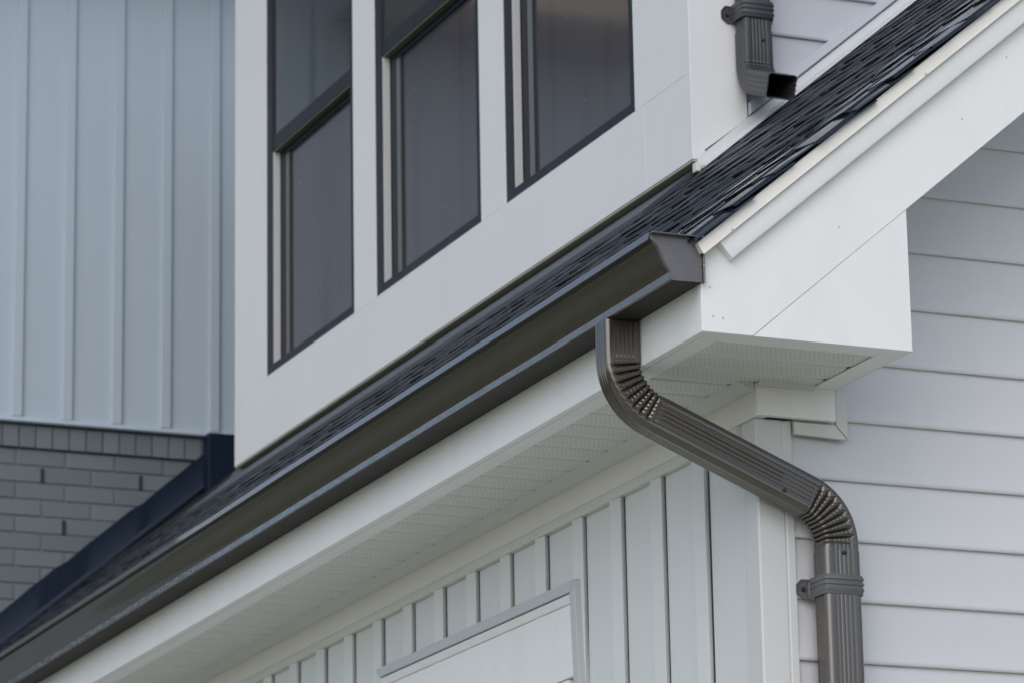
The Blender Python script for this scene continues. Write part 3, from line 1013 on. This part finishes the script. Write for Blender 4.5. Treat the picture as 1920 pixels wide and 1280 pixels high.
def strap(parent, cx, cy, z, h, ha, hb, mat, wallx):
    """ribbed band round three sides of a pipe with an eight-cornered ear on each side"""
    prof2 = [(-ha, -hb), (-ha, hb - 0.011), (-ha + 0.003, hb - 0.004), (-ha + 0.010, hb), (ha - 0.010, hb), (ha - 0.003, hb - 0.004), (ha, hb - 0.011), (ha, -hb)]
    rows = [(-0.5, 0.0), (-0.42, 0.0015), (-0.34, 0.0015), (-0.28, 0.0034), (-0.20, 0.0034), (-0.14, 0.001), (-0.06, 0.001), (0.0, 0.0034), (0.08, 0.0034), (0.14, 0.001), (0.20, 0.001), (0.26, 0.0034), (0.34, 0.0034), (0.40, 0.0015), (0.5, 0.0)]
    V, F = [], []
    m = len(prof2)
    for inner_ in (0, 1):
        for t, d in rows:
            for (u, v) in prof2:
                dd = (d if not inner_ else d - 0.0025)
                V.append((cx + v + dd * (1 if v > hb - 0.012 else 0), cy + u + math.copysign(dd, u), z + t * h))
    nr = len(rows)
    for lay in (0, 1):
        k = lay * nr * m
        for i in range(nr - 1):
            for j in range(m - 1):
                F.append((k + i * m + j, k + i * m + j + 1, k + (i + 1) * m + j + 1, k + (i + 1) * m + j))
    for i in (0, nr - 1):
        for j in range(m - 1):
            F.append((i * m + j, i * m + j + 1, nr * m + i * m + j + 1, nr * m + i * m + j))
    st = obj('strap', V, F, mat, parent, smooth=True, angle=40)
    for sg in (-1, 1):
        e0 = ha - 0.002
        w = 0.036
        hh = h * 0.5
        out = [(e0, -hh), (e0 + w * 0.5, -hh), (e0 + w, -hh * 0.45), (e0 + w, hh * 0.45), (e0 + w * 0.65, hh), (e0, hh)]
        inn = [(e0 + 0.004, -hh * 0.62), (e0 + w * 0.48, -hh * 0.62), (e0 + w * 0.78, -hh * 0.3), (e0 + w * 0.78, hh * 0.3), (e0 + w * 0.55, hh * 0.62), (e0 + 0.004, hh * 0.62)]
        V = [(wallx, cy + sg * u, z + v) for u, v in out] + [(wallx + 0.005, cy + sg * u, z + v) for u, v in out] + [(wallx + 0.0022, cy + sg * u, z + v) for u, v in inn]
        F = [tuple(range(6))] + [(i, (i + 1) % 6, 6 + (i + 1) % 6, 6 + i) for i in range(6)] + [(6 + i, 6 + (i + 1) % 6, 12 + (i + 1) % 6, 12 + i) for i in range(6)] + [tuple(range(12, 18))]
        obj('ear', V, F, mat, st)
        screw(wallx + 0.0025, cy + sg * (e0 + w * 0.5), z, st)
    return st

def screw(x, y, z, parent, r=0.0052, axis='X', mat='screw'):
    V, F = [], []
    for h, rad in ((0.0, 1.45), (0.0015, 1.4), (0.0018, 1.0), (0.006, 0.95)):
        for i in range(6):
            a = i * math.pi / 3 + 0.3
            V.append((h, r * rad * math.cos(a), r * rad * math.sin(a)))
    for k in range(3):
        for i in range(6):
            F.append((k * 6 + i, k * 6 + (i + 1) % 6, k * 6 + 6 + (i + 1) % 6, k * 6 + 6 + i))
    F.append(tuple(range(18, 24)))
    if axis == 'N':       # along the upper side of the slanted pipe
        U = Vector((0, -dirn.z, dirn.y))
        V = [tuple(U * a + dirn * b + Xh * c) for a, b, c in V]
    return obj('screw', [(a + x, b + y, c + z) for a, b, c in V], F, mat, parent)

strap(ds, PX - 0.001, YL + 0.0005, -0.405, 0.047, HA * 1.03 + 0.0028, HB * 1.03 + 0.0020, 'strap', 0.0005)
screw(PX + HB * 1.03 + 0.0003, YL + 0.004, zt - 0.006, ds, 0.0042)
p = at_len(LT - 0.139) + Vector((0, -dirn.z, dirn.y)) * (HA * 1.035)
screw(p.x - 0.004, p.y, p.z, ds, 0.004, 'N')
p = at_len(LT - 0.150) - Vector((0, -dirn.z, dirn.y)) * (HA * 0.55)
screw(PX + HB * 1.015, p.y, p.z, ds, 0.004)

# upper downspout on the dormer side wall, pouring onto the roof
ds2 = thing('downspout', 'short grey downspout with an open spout pouring onto the shingles beside the dormer', 'downspout', (-1.885, 0.985, 1.5))
ax, ay = -1.888, 0.985
p2 = pipe_profile(0.046, 0.036, 0.011, 5, 0.0018)
yv = Vector((0, 1, 0))
frames = [(Vector((ax, ay, z)), yv, Xh, 0) for z in (ZT, 3.0, 2.0, 1.705)]
V, F = sweep(p2, frames, wall=0.002)
obj('wall_pipe', V, F, 'grey_pipe', ds2, smooth=True, angle=32)
frames = []
for z in (1.72, 1.67, 1.622):
    frames.append((Vector((ax, ay, z)), yv, Xh, -1))
re, ang = 0.085, R(68)
cx0 = ax + re
for i in range(1, 41):
    a = ang * i / 40
    c = Vector((cx0 - re * math.cos(a), ay, 1.622 - re * math.sin(a)))
    Wd = Vector((math.cos(a), 0, math.sin(a)))
    frames.append((c, yv, Wd, i / 40))
tl = Vector((math.sin(ang), 0, -math.cos(ang)))
c_end = frames[-1][0]
for q in (0.03, 0.075, 0.128):
    frames.append((c_end + tl * q, yv, frames[-1][2], -1))
def disp2(s, u, v):
    if s < 0:
        return 0, 0
    ph = (s * 6) % 1.0
    w = max(0.0, (v / 0.036 + 0.4)) / 1.4
    d = 0.005 * math.exp(-ph * 5) * w * min(1, s * 6, (1 - s) * 6)
    return 0, -d if v > 0 else 0
V, F = sweep(scaled(p2, 1.05), frames, disp2, wall=0.003)
obj('spout_elbow', V, F, 'grey_pipe', ds2, smooth=True, angle=32)
strap(ds2, ax, ay, 1.785, 0.055, 0.052, 0.041, 'grey_pipe', XD - 0.001)
screw(ax + 0.037, ay + 0.012, 1.688, ds2, 0.004)

# ------------------------------------------------------------------ neighbouring building
nb = thing('building', 'blurred taller building at left with blue-grey vertical siding above painted grey brick', 'building', (XW - 3, -1.0, GZ))
bw = box('brick_wall', XW - 0.25, XW - 0.0055, -1.9, 3.4, GZ, 1.925, 'mortar', nb)
CH, BL = 0.0755, 0.2255
bsrc = [obj('brick', boxv(XW - 0.006, XW, -BL / 2 + 0.005, BL / 2 - 0.005, -CH / 2 + 0.0045, CH / 2 - 0.0045)[0], boxv(0, 1, 0, 1, 0, 1)[1], 'brick', bw, (XW, 0.782, 1.771), bevel=0.0022, seg=1)]
bsrc[0].location = Vector((XW, 0.782, 1.771)) - ORG[bw.name]
me = bsrc[0].data
for v in me.vertices:       # the mesh was built round (XW,0.782,1.771): recentre on the brick itself
    v.co += Vector((0, 0.782, 1.771))
row = 0
made = False
z = 1.771
while z > 0.45:
    yoff = 0.557 if row % 2 == 0 else 0.4545 + 0.0
    yy = (0.5575 if row % 2 == 0 else 0.4515) 
    k = -6
    while True:
        yc = yy + (k) * BL
        k += 1
        if yc > 2.0:
            break
        if yc < -0.35:
            continue
        if z < roofz(yc) - 0.05:
            continue
        if not made and abs(yc - 0.782) < BL / 2 and row == 0:
            made = True
            bsrc[0].location = Vector((XW, yc, z)) - ORG[bw.name]
            continue
        share('brick', bsrc[0], bw, (XW + random.uniform(-0.0015, 0.001), yc, z))
    row += 1
    z -= CH
# soldier course
ssrc = None
for i in range(36):
    yc = -0.35 + 0.0765 * i
    if ssrc is None:
        V, F = boxv(XW - 0.012, XW + 0.012, yc - 0.0360, yc + 0.0360, 1.814, 1.912)
        ssrc = obj('soldier_brick', V, F, 'brick', bw, bevel=0.0025, seg=1)
    else:
        share('soldier_brick', ssrc, bw, (XW + random.uniform(-0.0015, 0.0015), yc, 1.863))
box('shadow_line', XW - 0.013, XW - 0.004, -0.4, 2.4, 1.8095, 1.8135, 'weep', bw)  # dark strip standing in for the shadow line below the soldier course
for yc, zc in ((0.564, 1.695), (1.015, 1.695), (0.664, 1.468), (1.113, 1.468)):
    box('weep_vent', XW - 0.006, XW + 0.003, yc - 0.0085, yc + 0.0085, zc - 0.031, zc + 0.031, 'weep', bw)
sw = box('siding_wall', XW - 0.25, XW + 0.012, -1.9, 3.4, 1.945, 4.30, 'blue_siding', nb)
V, F = prism_y([(XW - 0.02, 1.9255), (XW + 0.034, 1.9225), (XW + 0.038, 1.928), (XW + 0.034, 1.944), (XW + 0.028, 1.9445), (XW - 0.02, 1.9445)], -1.9, 3.4)
obj('starter_trim', V, F, 'blue_siding', nb, smooth=True)
bs = None
for i in range(32):
    yc = 0.437 - 0.2285 * 11 + 0.2285 * i
    if yc > 3.3:
        break
    if bs is None:
        V, F = boxv(XW + 0.0125, XW + 0.030, yc - 0.024, yc + 0.024, 1.947, 4.29)
        bs = obj('batten', V, F, 'blue_siding', sw, bevel=0.004)
    else:
        share('batten', bs, sw, (XW + 0.02125, yc, 3.1185))
# tan eave over the far wall, seen only in the window panes
box('eave_soffit', XW + 0.013, XW + 0.45, -1.9, -0.35, 3.98, 4.02, 'tan', nb, 0.003)
box('eave_board', XW + 0.452, XW + 0.475, -1.9, -0.35, 3.97, 4.22, 'tan', nb, 0.003)
box('upper_roof', XW - 4.0, XW + 0.40, -2.4, 3.6, 4.305, 4.5, 'deck', nb)
box('side_wall', XW - 4.0, XW - 0.251, -1.9, 3.4, GZ, 4.30, 'brick', nb)

# ------------------------------------------------------------------ render
scene.render.engine = 'CYCLES'
scene.cycles.max_bounces = 8
scene.cycles.use_denoising = True
